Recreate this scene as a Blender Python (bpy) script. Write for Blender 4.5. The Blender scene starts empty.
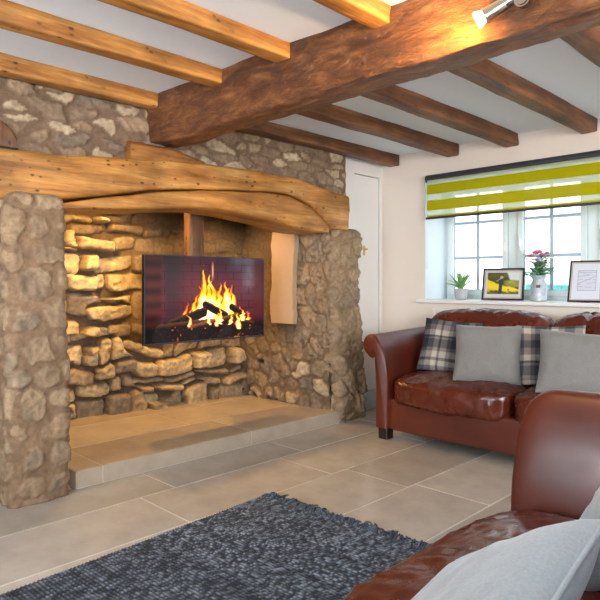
import bpy, bmesh, math, random
import numpy as np
from mathutils import Vector, Matrix
C = bpy.context.scene
R = math.radians

# ------------------------------------------------------------------ camera
H = 1.15
cd = bpy.data.cameras.new('camera'); cam = bpy.data.objects.new('camera', cd)
C.collection.objects.link(cam); C.camera = cam
cam.location = (0, 0, H); cam.rotation_euler = (R(90), 0, R(45))
cd.sensor_width = 36; cd.lens = 36*595/600; cd.shift_y = (283-300)/600; cd.clip_start = .02
# ------------------------------------------------------------------ world
w = bpy.data.worlds.new('world'); C.world = w; w.use_nodes = True
bg = w.node_tree.nodes['Background']; bg.inputs[0].default_value = (.70, .84, 1, 1); bg.inputs[1].default_value = 3.2
def lamp(name, kind, loc, aim, energy, color, **k):
    l = bpy.data.lights.new(name, kind); l.energy = energy; l.color = color
    for a, b in k.items(): setattr(l, a, b)
    o = bpy.data.objects.new(name, l); C.collection.objects.link(o); o.location = loc
    d = Vector(aim)-Vector(loc); o.rotation_euler = d.to_track_quat('-Z', 'Y').to_euler()
    return o
lamp('sun', 'SUN', (0, -3, 8), (-.5, -2.35, 7.23), 6.5, (1, .95, .88), angle=R(2))
lamp('daylight_right_window', 'AREA', (2.62, .2, 1.5), (-3, .9, 1.6), 175, (.90, .95, 1), shape='RECTANGLE', size=2.6, size_y=1.3)
lamp('daylight_back_window', 'AREA', (-1.2, -2.75, 1.5), (-1.6, 3, 1.5), 92, (.90, .95, 1), shape='RECTANGLE', size=2.6, size_y=1.3)
po = lamp('window_portal', 'AREA', (-1.97, 4.97, 1.52), (-1.97, 2.5, 1.52), 1, (1, 1, 1), shape='RECTANGLE', size=1.9, size_y=1.02); po.data.cycles.is_portal = True
lamp('fireplace_downlight_left', 'SPOT', (-3.62, 1.62, 1.93), (-4.5, 1.98, 1.3), 75, (1, .58, .15), spot_size=R(82), spot_blend=.9, shadow_soft_size=.03)
lamp('fireplace_downlight_middle', 'SPOT', (-4.02, 2.25, 1.96), (-3.95, 2.4, .1), 66, (1, .60, .2), spot_size=R(125), spot_blend=.9, shadow_soft_size=.04)
lamp('room_spotlight', 'SPOT', (.35, 2.65, 2.12), (-1.6, 3.4, 2.25), 40, (1, .60, .25), spot_size=R(80), spot_blend=.9, shadow_soft_size=.03)
lamp('fireplace_downlight_right', 'SPOT', (-4.0, 3.12, 1.96), (-3.85, 3.2, .1), 42, (1, .60, .2), spot_size=R(125), spot_blend=.9, shadow_soft_size=.04)
vs = C.view_settings; vs.view_transform = 'Standard'; vs.look = 'None'; vs.gamma = 1; vs.exposure = 0.52

# ------------------------------------------------------------------ helpers
def W(px, py, X=None, Y=None):
    """a point of the room on the plane x=X or y=Y"""
    t = (px-300)/595
    if X is not None: x = X; y = -X*(1+t)/(1-t)
    else: y = Y; x = -Y*(1-t)/(1+t)
    d = (y-x)/math.sqrt(2)
    return Vector((x, y, H+(283-py)*d/595))
def hsh(i, j, k, s):
    n = (i.astype(np.int64)*374761393 + j.astype(np.int64)*668265263 + k.astype(np.int64)*2147483647 + s*1274126177) & 0xffffffff
    n = ((n ^ (n >> 13))*1274126177) & 0xffffffff
    n = ((n ^ (n >> 16))*2246822519) & 0xffffffff
    return ((n ^ (n >> 15)) & 0xffffff)/float(0xffffff)
def vn(x, y, z=0, s=0):
    x, y, z = np.broadcast_arrays(np.asarray(x, float), np.asarray(y, float), np.asarray(z, float))
    i, j, k = np.floor(x), np.floor(y), np.floor(z); f, g, h = x-i, y-j, z-k
    f = f*f*(3-2*f); g = g*g*(3-2*g); h = h*h*(3-2*h); r = 0
    for a in (0, 1):
        for b in (0, 1):
            for c in (0, 1):
                r = r + hsh(i+a, j+b, k+c, s)*(f if a else 1-f)*(g if b else 1-g)*(h if c else 1-h)
    return r*2-1
def fbm(x, y, z=0, s=0, o=3):
    r = 0; a = 1.; t = 0
    for q in range(o):
        r = r + a*vn(np.asarray(x)*2**q, np.asarray(y)*2**q, np.asarray(z)*2**q, s+q*7); t += a; a *= .5
    return r/t
def sst(a, b, x):
    t = np.clip((x-a)/(b-a), 0, 1); return t*t*(3-2*t)

def link(name, me, m=None, parent=None, smooth=True, loc=None):
    o = bpy.data.objects.new(name, me); C.collection.objects.link(o)
    if m is not None:
        for q in (m if isinstance(m, (list, tuple)) else [m]): me.materials.append(q)
    if smooth: me.polygons.foreach_set('use_smooth', [True]*len(me.polygons))
    if parent is not None: o.parent = parent
    if loc is not None: o.location = loc
    return o
def pmesh(name, V, F, col=None):
    me = bpy.data.meshes.new(name); me.from_pydata(np.asarray(V).tolist(), [], F if isinstance(F, list) else F.tolist())
    if col is not None:
        a = me.color_attributes.new('Col', 'FLOAT_COLOR', 'POINT')
        c = np.ones((len(V), 4), np.float32); c[:, :3] = col; a.data.foreach_set('color', c.ravel())
    me.validate(); me.update(); return me
def gridF(n, m, wrap=False, off=0):
    i = np.arange(n-1)[:, None]; J = m if wrap else m-1; j = np.arange(J)[None, :]
    j2 = (j+1) % m
    return (np.stack([i*m+j, i*m+j2, (i+1)*m+j2, (i+1)*m+j], -1).reshape(-1, 4)+off)
def tag(o, label=None, cat=None, group=None, kind=None):
    if label: o['label'] = label
    if cat: o['category'] = cat
    if group: o['group'] = group
    if kind: o['kind'] = kind
    return o
def empty(name, loc, rz=0, label=None, cat=None, group=None):
    o = bpy.data.objects.new(name, None); C.collection.objects.link(o); o.empty_display_size = .1
    o.location = loc; o.rotation_euler = (0, 0, rz); return tag(o, label, cat, group)
def struct(o): o['kind'] = 'structure'; return o
class B:
    def __init__(s): s.b = bmesh.new()
    def box(s, a, b, bev=0, seg=2):
        a = Vector(a); b = Vector(b); c = (a+b)/2; d = b-a
        r = bmesh.ops.create_cube(s.b, size=1, matrix=Matrix.Translation(c) @ Matrix.Diagonal((abs(d.x), abs(d.y), abs(d.z), 1)))
        if bev:
            es = list({e for v in r['verts'] for e in v.link_edges})
            bmesh.ops.bevel(s.b, geom=es, offset=bev, segments=seg, affect='EDGES', profile=.5)
        return s
    def cyl(s, p, q, r1, r2=None, n=24):
        p = Vector(p); q = Vector(q); r2 = r1 if r2 is None else r2
        M = Matrix.Translation((p+q)/2) @ (q-p).to_track_quat('Z', 'Y').to_matrix().to_4x4()
        bmesh.ops.create_cone(s.b, cap_ends=True, segments=n, radius1=r1, radius2=r2, depth=(q-p).length, matrix=M); return s
    def lathe(s, prof, c=(0, 0, 0), n=32):
        rings = []
        for r, z in prof:
            rings.append([s.b.verts.new((c[0]+r*math.cos(2*math.pi*k/n), c[1]+r*math.sin(2*math.pi*k/n), c[2]+z)) for k in range(n)])
        for a, b in zip(rings, rings[1:]):
            for k in range(n): s.b.faces.new((a[k], a[(k+1) % n], b[(k+1) % n], b[k]))
        s.b.faces.new(rings[0][::-1]); s.b.faces.new(rings[-1]); return s
    def done(s, name, m, parent=None, smooth=False, M=None):
        if M is not None: s.b.transform(M)
        bmesh.ops.recalc_face_normals(s.b, faces=s.b.faces)
        me = bpy.data.meshes.new(name); s.b.to_mesh(me); s.b.free()
        o = link(name, me, m, parent, smooth)
        if smooth: me.set_sharp_from_angle(angle=R(40))
        return o
def tube_np(P, rad, n=8, cap=True):
    P = np.asarray(P, float); T = np.gradient(P, axis=0); T /= np.linalg.norm(T, axis=1)[:, None]+1e-9
    up = np.array([0, 0, 1.]) if abs(T[0, 2]) < .9 else np.array([1., 0, 0]); V = []
    rad = np.broadcast_to(rad, (len(P),))
    for p, t, r in zip(P, T, rad):
        a = np.cross(t, up); a /= np.linalg.norm(a)+1e-9; b = np.cross(a, t)
        th = np.arange(n)*2*math.pi/n
        V.append(p+r*(np.cos(th)[:, None]*a+np.sin(th)[:, None]*b))
    V = np.concatenate(V); F = gridF(len(P), n, True).tolist()
    if cap: F += [list(range(n))[::-1], list(range(len(V)-n, len(V)))]
    return V, F
def join(parts):
    V = []; F = []; k = 0
    for v, f in parts:
        V.append(v); F += [[i+k for i in q] for q in (f if isinstance(f, list) else f.tolist())]; k += len(v)
    return np.concatenate(V), F

# ------------------------------------------------------------------ materials
def mat(name, col=(.8, .8, .8), rough=.5, metal=0, **k):
    m = bpy.data.materials.new(name); m.use_nodes = True; b = m.node_tree.nodes['Principled BSDF']
    b.inputs['Base Color'].default_value = (*col, 1); b.inputs['Roughness'].default_value = rough; b.inputs['Metallic'].default_value = metal
    for a, v in k.items():
        b.inputs[a.replace('_', ' ')].default_value = v
    return m
def N(m, t, **k):
    n = m.node_tree.nodes.new(t)
    for a, v in k.items():
        if a.startswith('i_'):
            q = a[2:]; n.inputs[int(q) if q.isdigit() else q.replace('_', ' ')].default_value = v
        else: setattr(n, a, v)
    return n
def L(m, a, b): m.node_tree.links.new(a, b)
def coords(m, scale=(1, 1, 1)):
    tc = N(m, 'ShaderNodeTexCoord'); mp = N(m, 'ShaderNodeMapping'); mp.inputs['Scale'].default_value = scale
    L(m, tc.outputs['Object'], mp.inputs['Vector']); return mp.outputs[0]
def noise(m, vec, scale, detail=4, rough=.55, dist=0):
    n = N(m, 'ShaderNodeTexNoise'); n.inputs['Scale'].default_value = scale; n.inputs['Detail'].default_value = detail
    n.inputs['Roughness'].default_value = rough; n.inputs['Distortion'].default_value = dist; L(m, vec, n.inputs['Vector']); return n.outputs[0]
def ramp(m, fac, stops):
    r = N(m, 'ShaderNodeValToRGB'); e = r.color_ramp.elements
    while len(e) < len(stops): e.new(.5)
    for q, (p, c) in zip(e, stops): q.position = p; q.color = (*c, 1) if not np.isscalar(c) else (c, c, c, 1)
    L(m, fac, r.inputs[0]); return r.outputs[0]
def mix(m, f, a, b, mode='MIX'):
    n = N(m, 'ShaderNodeMix', data_type='RGBA', blend_type=mode)
    for s, v in ((0, f), (6, a), (7, b)):
        if hasattr(v, 'links') or hasattr(v, 'is_linked'): L(m, v, n.inputs[s])
        else: n.inputs[s].default_value = v if s == 0 else (*v, 1)
    return n.outputs[2]
def bump(m, h, strength=.5, dist=.01):
    n = N(m, 'ShaderNodeBump'); n.inputs['Strength'].default_value = strength; n.inputs['Distance'].default_value = dist
    L(m, h, n.inputs['Height']); L(m, n.outputs[0], m.node_tree.nodes['Principled BSDF'].inputs['Normal'])
def base(m, c): L(m, c, m.node_tree.nodes['Principled BSDF'].inputs['Base Color'])
def rgh(m, c): L(m, c, m.node_tree.nodes['Principled BSDF'].inputs['Roughness'])

def wood(name, dark, mid, light, axis=1, sc=1, spots=True, rough=.5, bmp=.5):
    m = mat(name, rough=rough); s = [7*sc]*3; s[axis] = .8*sc
    v = coords(m, s); n1 = noise(m, v, 2.2, 6, .6, .6)
    c = ramp(m, n1, [(.28, dark), (.48, mid), (.7, light)])
    s2 = [40*sc]*3; s2[axis] = 2.5*sc; v2 = coords(m, s2); n2 = noise(m, v2, 2, 4, .6, .3)
    c = mix(m, .35, c, ramp(m, n2, [(.32, .2), (.6, 1.0)]), 'MULTIPLY')
    v3 = coords(m, (1, 1, 1)); n3 = noise(m, v3, 3.2, 3); c = mix(m, .7, c, ramp(m, n3, [(.35, .45), (.6, 1.05)]), 'MULTIPLY')
    if spots:
        s4 = [20]*3; s4[axis] = 11; v4 = coords(m, s4); vo = N(m, 'ShaderNodeTexVoronoi'); vo.inputs['Scale'].default_value = 1.6; L(m, v4, vo.inputs['Vector'])
        sc_ = N(m, 'ShaderNodeSeparateColor'); L(m, vo.outputs['Color'], sc_.inputs[0]); md = N(m, 'ShaderNodeMath', operation='DIVIDE'); L(m, vo.outputs['Distance'], md.inputs[0]); L(m, sc_.outputs[0], md.inputs[1]); sp = ramp(m, md.outputs[0], [(.18, .04), (.34, 1.0)])
        msk = ramp(m, noise(m, v3, 5, 2), [(.44, 0.0), (.52, 1.0)])
        c = mix(m, msk, c, mix(m, .85, c, sp, 'MULTIPLY'))
    base(m, c); add = N(m, 'ShaderNodeMath', operation='ADD'); L(m, n1, add.inputs[0]); L(m, n2, add.inputs[1]); bump(m, add.outputs[0], bmp, .006)
    return m
M_pine = wood('honey_pine', (.26, .085, .014), (.50, .20, .04), (.72, .36, .09), 1, rough=.42)
M_lint = wood('lintel_oak', (.24, .085, .015), (.50, .21, .045), (.70, .37, .10), 1, rough=.42)
M_darkjoist = wood('brown_joist', (.075, .025, .008), (.17, .06, .018), (.32, .135, .04), 1)
M_darkpad = wood('dark_pad_oak', (.18, .06, .012), (.36, .14, .03), (.5, .24, .06), 1)
M_post = wood('post_oak', (.10, .04, .015), (.2, .085, .032), (.32, .15, .06), 2)
# main beam: hewn oak
M_beam = mat('hewn_oak', rough=.42); v = coords(M_beam, (2.2, 6, 6)); n1 = noise(M_beam, v, 2.6, 10, .68, 1.1)
c = ramp(M_beam, n1, [(.25, (.05, .016, .007)), (.45, (.15, .048, .014)), (.6, (.29, .105, .028)), (.78, (.46, .21, .07))])
v3 = coords(M_beam); n3 = noise(M_beam, v3, 1.3, 4); c = mix(M_beam, .75, c, ramp(M_beam, n3, [(.38, .35), (.6, 1.0)]), 'MULTIPLY')
base(M_beam, c); nb = noise(M_beam, coords(M_beam, (5, 12, 12)), 2, 8, .65, 2.5); bump(M_beam, nb, 1, .03)

def vcol(name, rough=.85, nscale=30, bmp=.6, bd=.006, vary=.45):
    m = mat(name, rough=rough); a = N(m, 'ShaderNodeVertexColor', layer_name='Col')
    v = coords(m); n = noise(m, v, nscale, 6, .65); c = mix(m, vary, a.outputs[0], ramp(m, n, [(.3, .45), (.62, 1.15)]), 'MULTIPLY')
    base(m, c); bump(m, n, bmp, bd); return m
M_stone = vcol('rubble_stone', .88, 34, .8, .008, .65)
M_tile = vcol('limestone_tile', .20, 5, .08, .003, .28)
M_wall = mat('cream_plaster', (.76, .665, .57), .85); bump(M_wall, noise(M_wall, coords(M_wall), 9, 5), .15, .01)
M_ceil = mat('ceiling_daylight_tint', (.84, .92, 1.0), .9); bump(M_ceil, noise(M_ceil, coords(M_ceil), 4, 4), .25, .02)  # white ceiling; the bluish daylight cast is put into its base colour
M_white = mat('white_gloss', (.78, .76, .73), .35)
M_upvc = mat('window_frame_white', (.72, .80, .80), .35)
M_bar = mat('glazing_bar_grey', (.42, .52, .60), .5)
M_plas = mat('painted_plaster', (.42, .29, .19), .9); bump(M_plas, noise(M_plas, coords(M_plas), 12, 4), .4, .01)
M_black = mat('black_plastic', (.012, .012, .014), .3)
M_charc = mat('charcoal', (.03, .032, .038), .45)
M_nick = mat('satin_nickel', (.30, .27, .23), .22, 1)
M_brass = mat('brass', (.75, .5, .15), .3, 1)
M_glass = bpy.data.materials.new('glass'); M_glass.use_nodes = True
nt = M_glass.node_tree; nt.nodes.remove(nt.nodes['Principled BSDF']); g = nt.nodes.new('ShaderNodeBsdfGlossy'); g.inputs['Roughness'].default_value = .02
tr = nt.nodes.new('ShaderNodeBsdfTransparent'); mx = nt.nodes.new('ShaderNodeMixShader'); mx.inputs[0].default_value = .07
nt.links.new(tr.outputs[0], mx.inputs[1]); nt.links.new(g.outputs[0], mx.inputs[2]); nt.links.new(mx.outputs[0], nt.nodes['Material Output'].inputs[0])
def leather(name, cre):
    m = mat(name, rough=.32); v = coords(m); n = noise(m, v, 3, 5)
    base(m, ramp(m, n, [(.3, (.058, .0085, .0035)), (.55, (.090, .0145, .0055)), (.75, (.125, .022, .008))]))
    rgh(m, ramp(m, noise(m, v, 7, 4), [(.3, .20 if cre else .30), (.7, .34 if cre else .44)]))
    vo = noise(m, v, 260, 2); big = noise(m, coords(m, (1, 1, .5)), 6, 2, .4, .6)
    a = N(m, 'ShaderNodeMath', operation='MULTIPLY_ADD'); a.inputs[1].default_value = .0; L(m, vo, a.inputs[0]); L(m, big, a.inputs[2])
    cr = noise(m, coords(m, (1, 1, 1)), 5, 3, .5, 1.5); s1 = N(m, 'ShaderNodeMath', operation='SUBTRACT'); s1.inputs[1].default_value = .5; L(m, cr, s1.inputs[0])
    ab = N(m, 'ShaderNodeMath', operation='ABSOLUTE'); L(m, s1.outputs[0], ab.inputs[0]); cl = ramp(m, ab.outputs[0], [(0.0, 0.0), (.05, .7), (.2, 1.0)])
    a2 = N(m, 'ShaderNodeMath', operation='MULTIPLY_ADD'); a2.inputs[1].default_value = cre; L(m, cl, a2.inputs[0]); L(m, a.outputs[0], a2.inputs[2])
    if cre: bump(m, a2.outputs[0], .5, .012)
    m.node_tree.nodes['Principled BSDF'].inputs['Specular IOR Level'].default_value = .6; return m
M_lea = leather('chestnut_leather', .0); M_leac = leather('creased_chestnut_leather', .08)
M_foot = mat('dark_foot', (.02, .008, .005), .35)
def fabric(name, c1, c2):
    m = mat(name, rough=.9); v = coords(m); n = noise(m, v, 160, 2); base(m, ramp(m, n, [(.25, c1), (.75, c2)])); 
    a = N(m, 'ShaderNodeMath', operation='MULTIPLY_ADD'); a.inputs[1].default_value = .12; L(m, n, a.inputs[0]); L(m, noise(m, v, 8, 3, .5, .8), a.inputs[2])
    bump(m, a.outputs[0], .4, .012)
    m.node_tree.nodes['Principled BSDF'].inputs['Sheen Weight'].default_value = .3; return m
M_grey = fabric('grey_cushion', (.155, .146, .133), (.20, .188, .172))
M_lgrey = fabric('pale_grey_velvet', (.21, .225, .23), (.27, .285, .29))
M_plaid = vcol('plaid_wool', .9, 260, .3, .002, .25)

# ------------------------------------------------------------------ stone surfaces
PAL = np.array([(.33, .24, .16), (.42, .32, .21), (.29, .215, .15), (.36, .25, .16), (.24, .205, .17), (.46, .35, .23), (.30, .215, .14)])
def rubble(U, Vv, seed, cu=.15, cv=.11, amp=.02, gap=.018, mortar=(.24, .185, .14), pale=.0, rough=1., soft=.016, tint=None, tmix=.0, tilt=.30):
    wu = U+.030*fbm(U*6, Vv*6, 0, seed+50)+.010*fbm(U*28, Vv*28, 0, seed+52, 2); wv = Vv+.026*fbm(U*6, Vv*6, 0, seed+90)+.010*fbm(U*28, Vv*28, 0, seed+92, 2)
    a = wu/cu; b = wv/cv; ia = np.floor(a); ib = np.floor(b)
    F1 = np.full(U.shape, 9.); F2 = F1.copy(); idr = np.zeros(U.shape); cxx = np.zeros(U.shape); cyy = np.zeros(U.shape)
    for da in (-2, -1, 0, 1, 2):
        for db in (-2, -1, 0, 1, 2):
            i = ia+da; j = ib+db
            x = (i+.5*(j % 2)+.5+.38*(hsh(i, j, j*0, seed)*2-1))*cu; y = (j+.5+.36*(hsh(i, j, j*0, seed+3)*2-1))*cv
            sc = .75+.6*hsh(i, j, j*0, seed+9)
            dx = np.abs(wu-x); dy = np.abs(wv-y)*cu/cv; d = (dx**2.6+dy**2.6)**(1/2.6)/sc; r = hsh(i, j, j*0, seed+5)
            near = d < F1; F2 = np.where(near, F1, np.minimum(F2, d)); idr = np.where(near, r, idr); cxx = np.where(near, x, cxx); cyy = np.where(near, y, cyy); F1 = np.where(near, d, F1)
    e = F2-F1; g = gap*(.55+1.3*((idr*3.7) % 1)+.9*vn(U*6, Vv*6, 0, seed+11)+.5*vn(U*22, Vv*22, 0, seed+12))
    mask = sst(g*.5, g*.5+soft, e)
    r2 = (idr*7.3) % 1; tx = ((idr*31.7) % 1-.5)*tilt; tz = ((idr*57.3) % 1-.5)*tilt
    h = mask*(amp*(.25+.9*r2)+tx*(wu-cxx)+tz*(wv-cyy)+.004*sst(0, .07, e))
    h = h+rough*(.006*fbm(U*14, Vv*14, 0, seed+21)+mask*.010*(1-2*np.abs(fbm(U*17, Vv*17, 0, seed+31)))+.010*fbm(U*4, Vv*4, 0, seed+77))
    k = (idr*6.999).astype(int); col = PAL[k]*(.8+.4*((idr*13.7) % 1))[..., None]
    if tint is not None: col = col*(1-tmix)+np.array(tint)*tmix
    if pale: col = np.where(((idr*5.1) % 1 > 1-pale)[..., None], np.array((.62, .50, .34)), col)
    col = col*(.92+.35*fbm(U*9, Vv*9, 0, seed+41)+.2*fbm(U*40, Vv*40, 0, seed+43))[..., None]
    mc = np.array(mortar)*(1+.3*fbm(U*8, Vv*8, 0, seed+60))[..., None]
    return h, np.clip((mc+(col-mc)*(mask*.9)[..., None])*np.array((.84, .80, .76)), .01, 1)
def ledge1(wu, wv, U, Vv, seed, row, wid):
    rs = np.random.RandomState(seed); zs = [-.1]
    while zs[-1] < 2.4: zs.append(zs[-1]+row*rs.uniform(.5, 1.6))
    zs = np.array(zs); ri = np.clip(np.searchsorted(zs, wv)-1, 0, len(zs)-2)
    e = np.zeros(U.shape); idr = np.zeros(U.shape); pr = np.zeros(U.shape); tt = np.zeros(U.shape); uu = np.zeros(U.shape)
    for r in range(len(zs)-1):
        s = ri == r
        if not s.any(): continue
        us = [-.3-rs.rand()*.2]
        while us[-1] < 3: us.append(us[-1]+wid*rs.uniform(.35, 1.5))
        us = np.array(us); n_ = len(us); q = np.clip(np.searchsorted(us, wu[s])-1, 0, n_-2); hh = rs.rand(n_); pp = rs.rand(n_)
        it = rs.uniform(0, .045, n_)*(rs.rand(n_) > .5); ib = rs.uniform(0, .022, n_); sl = rs.uniform(-.2, .2, n_)
        rad = .035; uc = (us[q]+us[q+1])/2; skew = sl[q]*(wu[s]-uc)
        eu = np.minimum(wu[s]-us[q], us[q+1]-wu[s]); ev = np.minimum(wv[s]+skew-zs[r]-ib[q], zs[r+1]-wv[s]-skew-it[q])
        a = np.clip(rad-eu, 0, 2); b = np.clip(rad-ev, 0, 2); e[s] = rad-np.hypot(a, b); idr[s] = hh[q]; pr[s] = pp[q]
        tt[s] = (wv[s]-zs[r])/(zs[r+1]-zs[r])-.5; uu[s] = (wu[s]-uc)*(hh[q]-.5)
    return e, idr, pr, tt, uu
def ledge(U, Vv, seed, amp=.09, row=.085, wid=.24, mortar=(.13, .08, .04)):
    wv = Vv+.055*fbm(U*2.4, Vv*2.4, 0, seed)+.014*fbm(U*9, Vv*9, 0, seed+3)+.005*fbm(U*26, Vv*26, 0, seed+1)
    wu = U+.020*fbm(U*8, Vv*8, 0, seed+2)+.007*fbm(U*26, Vv*26, 0, seed+4)
    A = ledge1(wu, wv, U, Vv, seed, row, wid); B_ = ledge1(wu+.1, wv+.03, U, Vv, seed+31, row*1.25, wid*.8)
    sel = fbm(U*2.6, Vv*3.4, 0, seed+13, 2) > .02
    e, idr, pr, tt, uu = (np.where(sel, x, y) for x, y in zip(A, B_))
    mask = sst(.003, .013, e); dome = sst(0, .035, e)
    h = mask*(amp*(.10+.95*pr**1.4)*(.8+.2*dome)+.03*tt*(idr-.3)+.35*uu)+.014*fbm(U*7, Vv*7, 0, seed+5)+mask*.014*(1-2*np.abs(fbm(U*15, Vv*15, 0, seed+6)))
    P2 = np.array([(.46, .34, .19), (.36, .26, .15), (.28, .20, .12), (.50, .38, .22), (.22, .17, .12), (.38, .27, .15)])
    k = (idr*5.999).astype(int); col = P2[k]*(.8+.4*((idr*17.7) % 1))[..., None]*(1+.35*fbm(U*9, Vv*12, 0, seed+41)+.2*fbm(U*40, Vv*40, 0, seed+43))[..., None]
    mc = np.array(mortar)*(1+.3*fbm(U*8, Vv*8, 0, seed+60))[..., None]; col = mc+(col-mc)*mask[..., None]
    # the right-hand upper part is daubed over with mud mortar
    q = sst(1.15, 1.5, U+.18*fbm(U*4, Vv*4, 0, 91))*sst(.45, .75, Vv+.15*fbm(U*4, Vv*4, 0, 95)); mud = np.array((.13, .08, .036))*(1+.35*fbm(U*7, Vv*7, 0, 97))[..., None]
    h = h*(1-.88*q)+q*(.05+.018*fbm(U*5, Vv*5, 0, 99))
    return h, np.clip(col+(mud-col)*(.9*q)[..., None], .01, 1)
def panel(name, P0, U1, V1, Nn, fn, res=.009, back=.12, parent=None, cut=None):
    """a stone face spanning P0 + u*U1 + v*V1, relief along Nn, with real thickness behind"""
    P0, U1, V1, Nn = (np.array(a, float) for a in (P0, U1, V1, Nn)); lu = np.linalg.norm(U1); lv = np.linalg.norm(V1)
    n = max(3, int(lu/res)); m = max(3, int(lv/res))
    u, v = np.meshgrid(np.linspace(0, 1, n), np.linspace(0, 1, m), indexing='ij')
    h, col = fn(u*lu, v*lv)
    P = P0+u[..., None]*U1+v[..., None]*V1+h[..., None]*Nn
    V = P.reshape(-1, 3); F = gridF(n, m).tolist(); col = col.reshape(-1, 3)
    ring = [i*m for i in range(n)]+[(n-1)*m+j for j in range(1, m)]+[i*m+m-1 for i in range(n-2, -1, -1)]+[j for j in range(m-2, 0, -1)]
    base_ = (P0+u[..., None]*U1+v[..., None]*V1-back*Nn).reshape(-1, 3)[ring]; k = len(V)
    V = np.concatenate([V, base_]); col = np.concatenate([col, col[ring]]); q = len(ring)
    for i in range(q): F.append([ring[i], k+i, k+(i+1) % q, ring[(i+1) % q]])
    F.append([k+i for i in range(q)][::-1])
    me = pmesh(name, V, F, col); return link(name, me, M_stone, parent)
def pillar(name, x0, x1, y0, y1, z0, z1, fn, rad=.05, res=.009, taper=None):
    """rounded rectangular stone column, relief pushed outward, domed top"""
    pts = []; nor = []
    cs = [(x1-rad, y0+rad, -90), (x1-rad, y1-rad, 0), (x0+rad, y1-rad, 90), (x0+rad, y0+rad, 180)]
    for cx, cy, a0 in cs:
        for a in np.linspace(a0, a0+90, 9): pts.append((cx+rad*math.cos(R(a)), cy+rad*math.sin(R(a)))); 
    pts = np.array(pts+[pts[0]]); seg = np.hypot(*np.diff(pts, axis=0).T); s = np.concatenate([[0], np.cumsum(seg)])
    n = int(s[-1]/res); ss = np.linspace(0, s[-1], n, endpoint=False)
    X = np.interp(ss, s, pts[:, 0]); Y = np.interp(ss, s, pts[:, 1])
    tx = np.roll(X, -1)-np.roll(X, 1); ty = np.roll(Y, -1)-np.roll(Y, 1); l = np.hypot(tx, ty); nx, ny = ty/l, -tx/l
    m = int((z1-z0)/res); zz = np.linspace(z0, z1, m)
    Z, S = np.meshgrid(zz, ss, indexing='ij'); h, col = fn(S, Z)
    PX = X[None, :]+nx[None, :]*h; PY = Y[None, :]+ny[None, :]*h
    top = np.clip((Z-(z1-.05))/.05, 0, 1); sh = 1-.16*top**2.5; mx, my = (x0+x1)/2, (y0+y1)/2
    lean = taper(Z) if taper else 0
    PX = mx+(PX-mx)*sh; PY = my+(PY-my)*sh+lean
    V = np.stack([PX, PY, Z], -1).reshape(-1, 3); F = gridF(m, n, True).tolist(); F += [list(range(n))[::-1], list(range((m-1)*n, m*n))]
    return link(name, pmesh(name, V, F, col.reshape(-1, 3)), M_stone)

# ------------------------------------------------------------------ floor (tiles in one mesh)
def tiles(name, rows, ztop, th, cols, grout, gcol, seed, xy_clip, parent=None, extra=None):
    rs = random.Random(seed); V = []; F = []; K = []
    def bx(a, b, c, bev=0):
        k = len(V); x0, y0, z0 = a; x1, y1, z1 = b; e = bev
        V.extend([(x0, y0, z0), (x1, y0, z0), (x1, y1, z0), (x0, y1, z0), (x0, y0, z1-e), (x1, y0, z1-e), (x1, y1, z1-e), (x0, y1, z1-e)])
        V.extend([(x0+e, y0+e, z1), (x1-e, y0+e, z1), (x1-e, y1-e, z1), (x0+e, y1-e, z1)]); K.extend([c]*12)
        for f in ((3, 2, 1, 0), (0, 1, 5, 4), (1, 2, 6, 5), (2, 3, 7, 6), (3, 0, 4, 7), (4, 5, 9, 8), (5, 6, 10, 9), (6, 7, 11, 10), (7, 4, 8, 11), (8, 9, 10, 11)): F.append([k+i for i in f])
    X0, X1, Y0, Y1 = xy_clip
    bx((X0, Y0, ztop-th), (X1, Y1, ztop-.0035), gcol)
    for (xa, xb, off, ln) in rows:
        y = off; 
        while y > Y0: y -= ln
        while y < Y1:
            a = max(y, Y0); b = min(y+ln, Y1)
            if b-a > .02:
                c = cols[rs.randrange(len(cols))]; q = rs.uniform(.93, 1.07)
                bx((max(xa, X0)+grout/2, a+grout/2, ztop-.01), (min(xb, X1)-grout/2, b-grout/2, ztop), tuple(i*q for i in c), .0015)
            y += ln
    if extra: extra(bx)
    return link(name, pmesh(name, V, F, np.array(K)), M_tile, parent, smooth=False)
TC = [(.45, .395, .335), (.40, .355, .30), (.49, .435, .37), (.43, .385, .335)]
rows = []; offs = {2: 1.87, 3: 1.65, 4: 1.78}
for i in range(-2, 16):
    xa = -2.86-.46*3+.46*i; rows.append((xa, xa+.46, offs.get(i, (i*.37) % 1.02), 1.02))
struct(tiles('floor', rows, 0, .1, TC, .009, (.72, .66, .57), 4, (-3.9, 2.6, -2.75, 4.5)))

# ------------------------------------------------------------------ room shell
CZ = 2.32
struct(B().box((-5.1, -2.8, CZ), (2.75, 5.0, CZ+.15)).done('ceiling', M_ceil))
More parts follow.
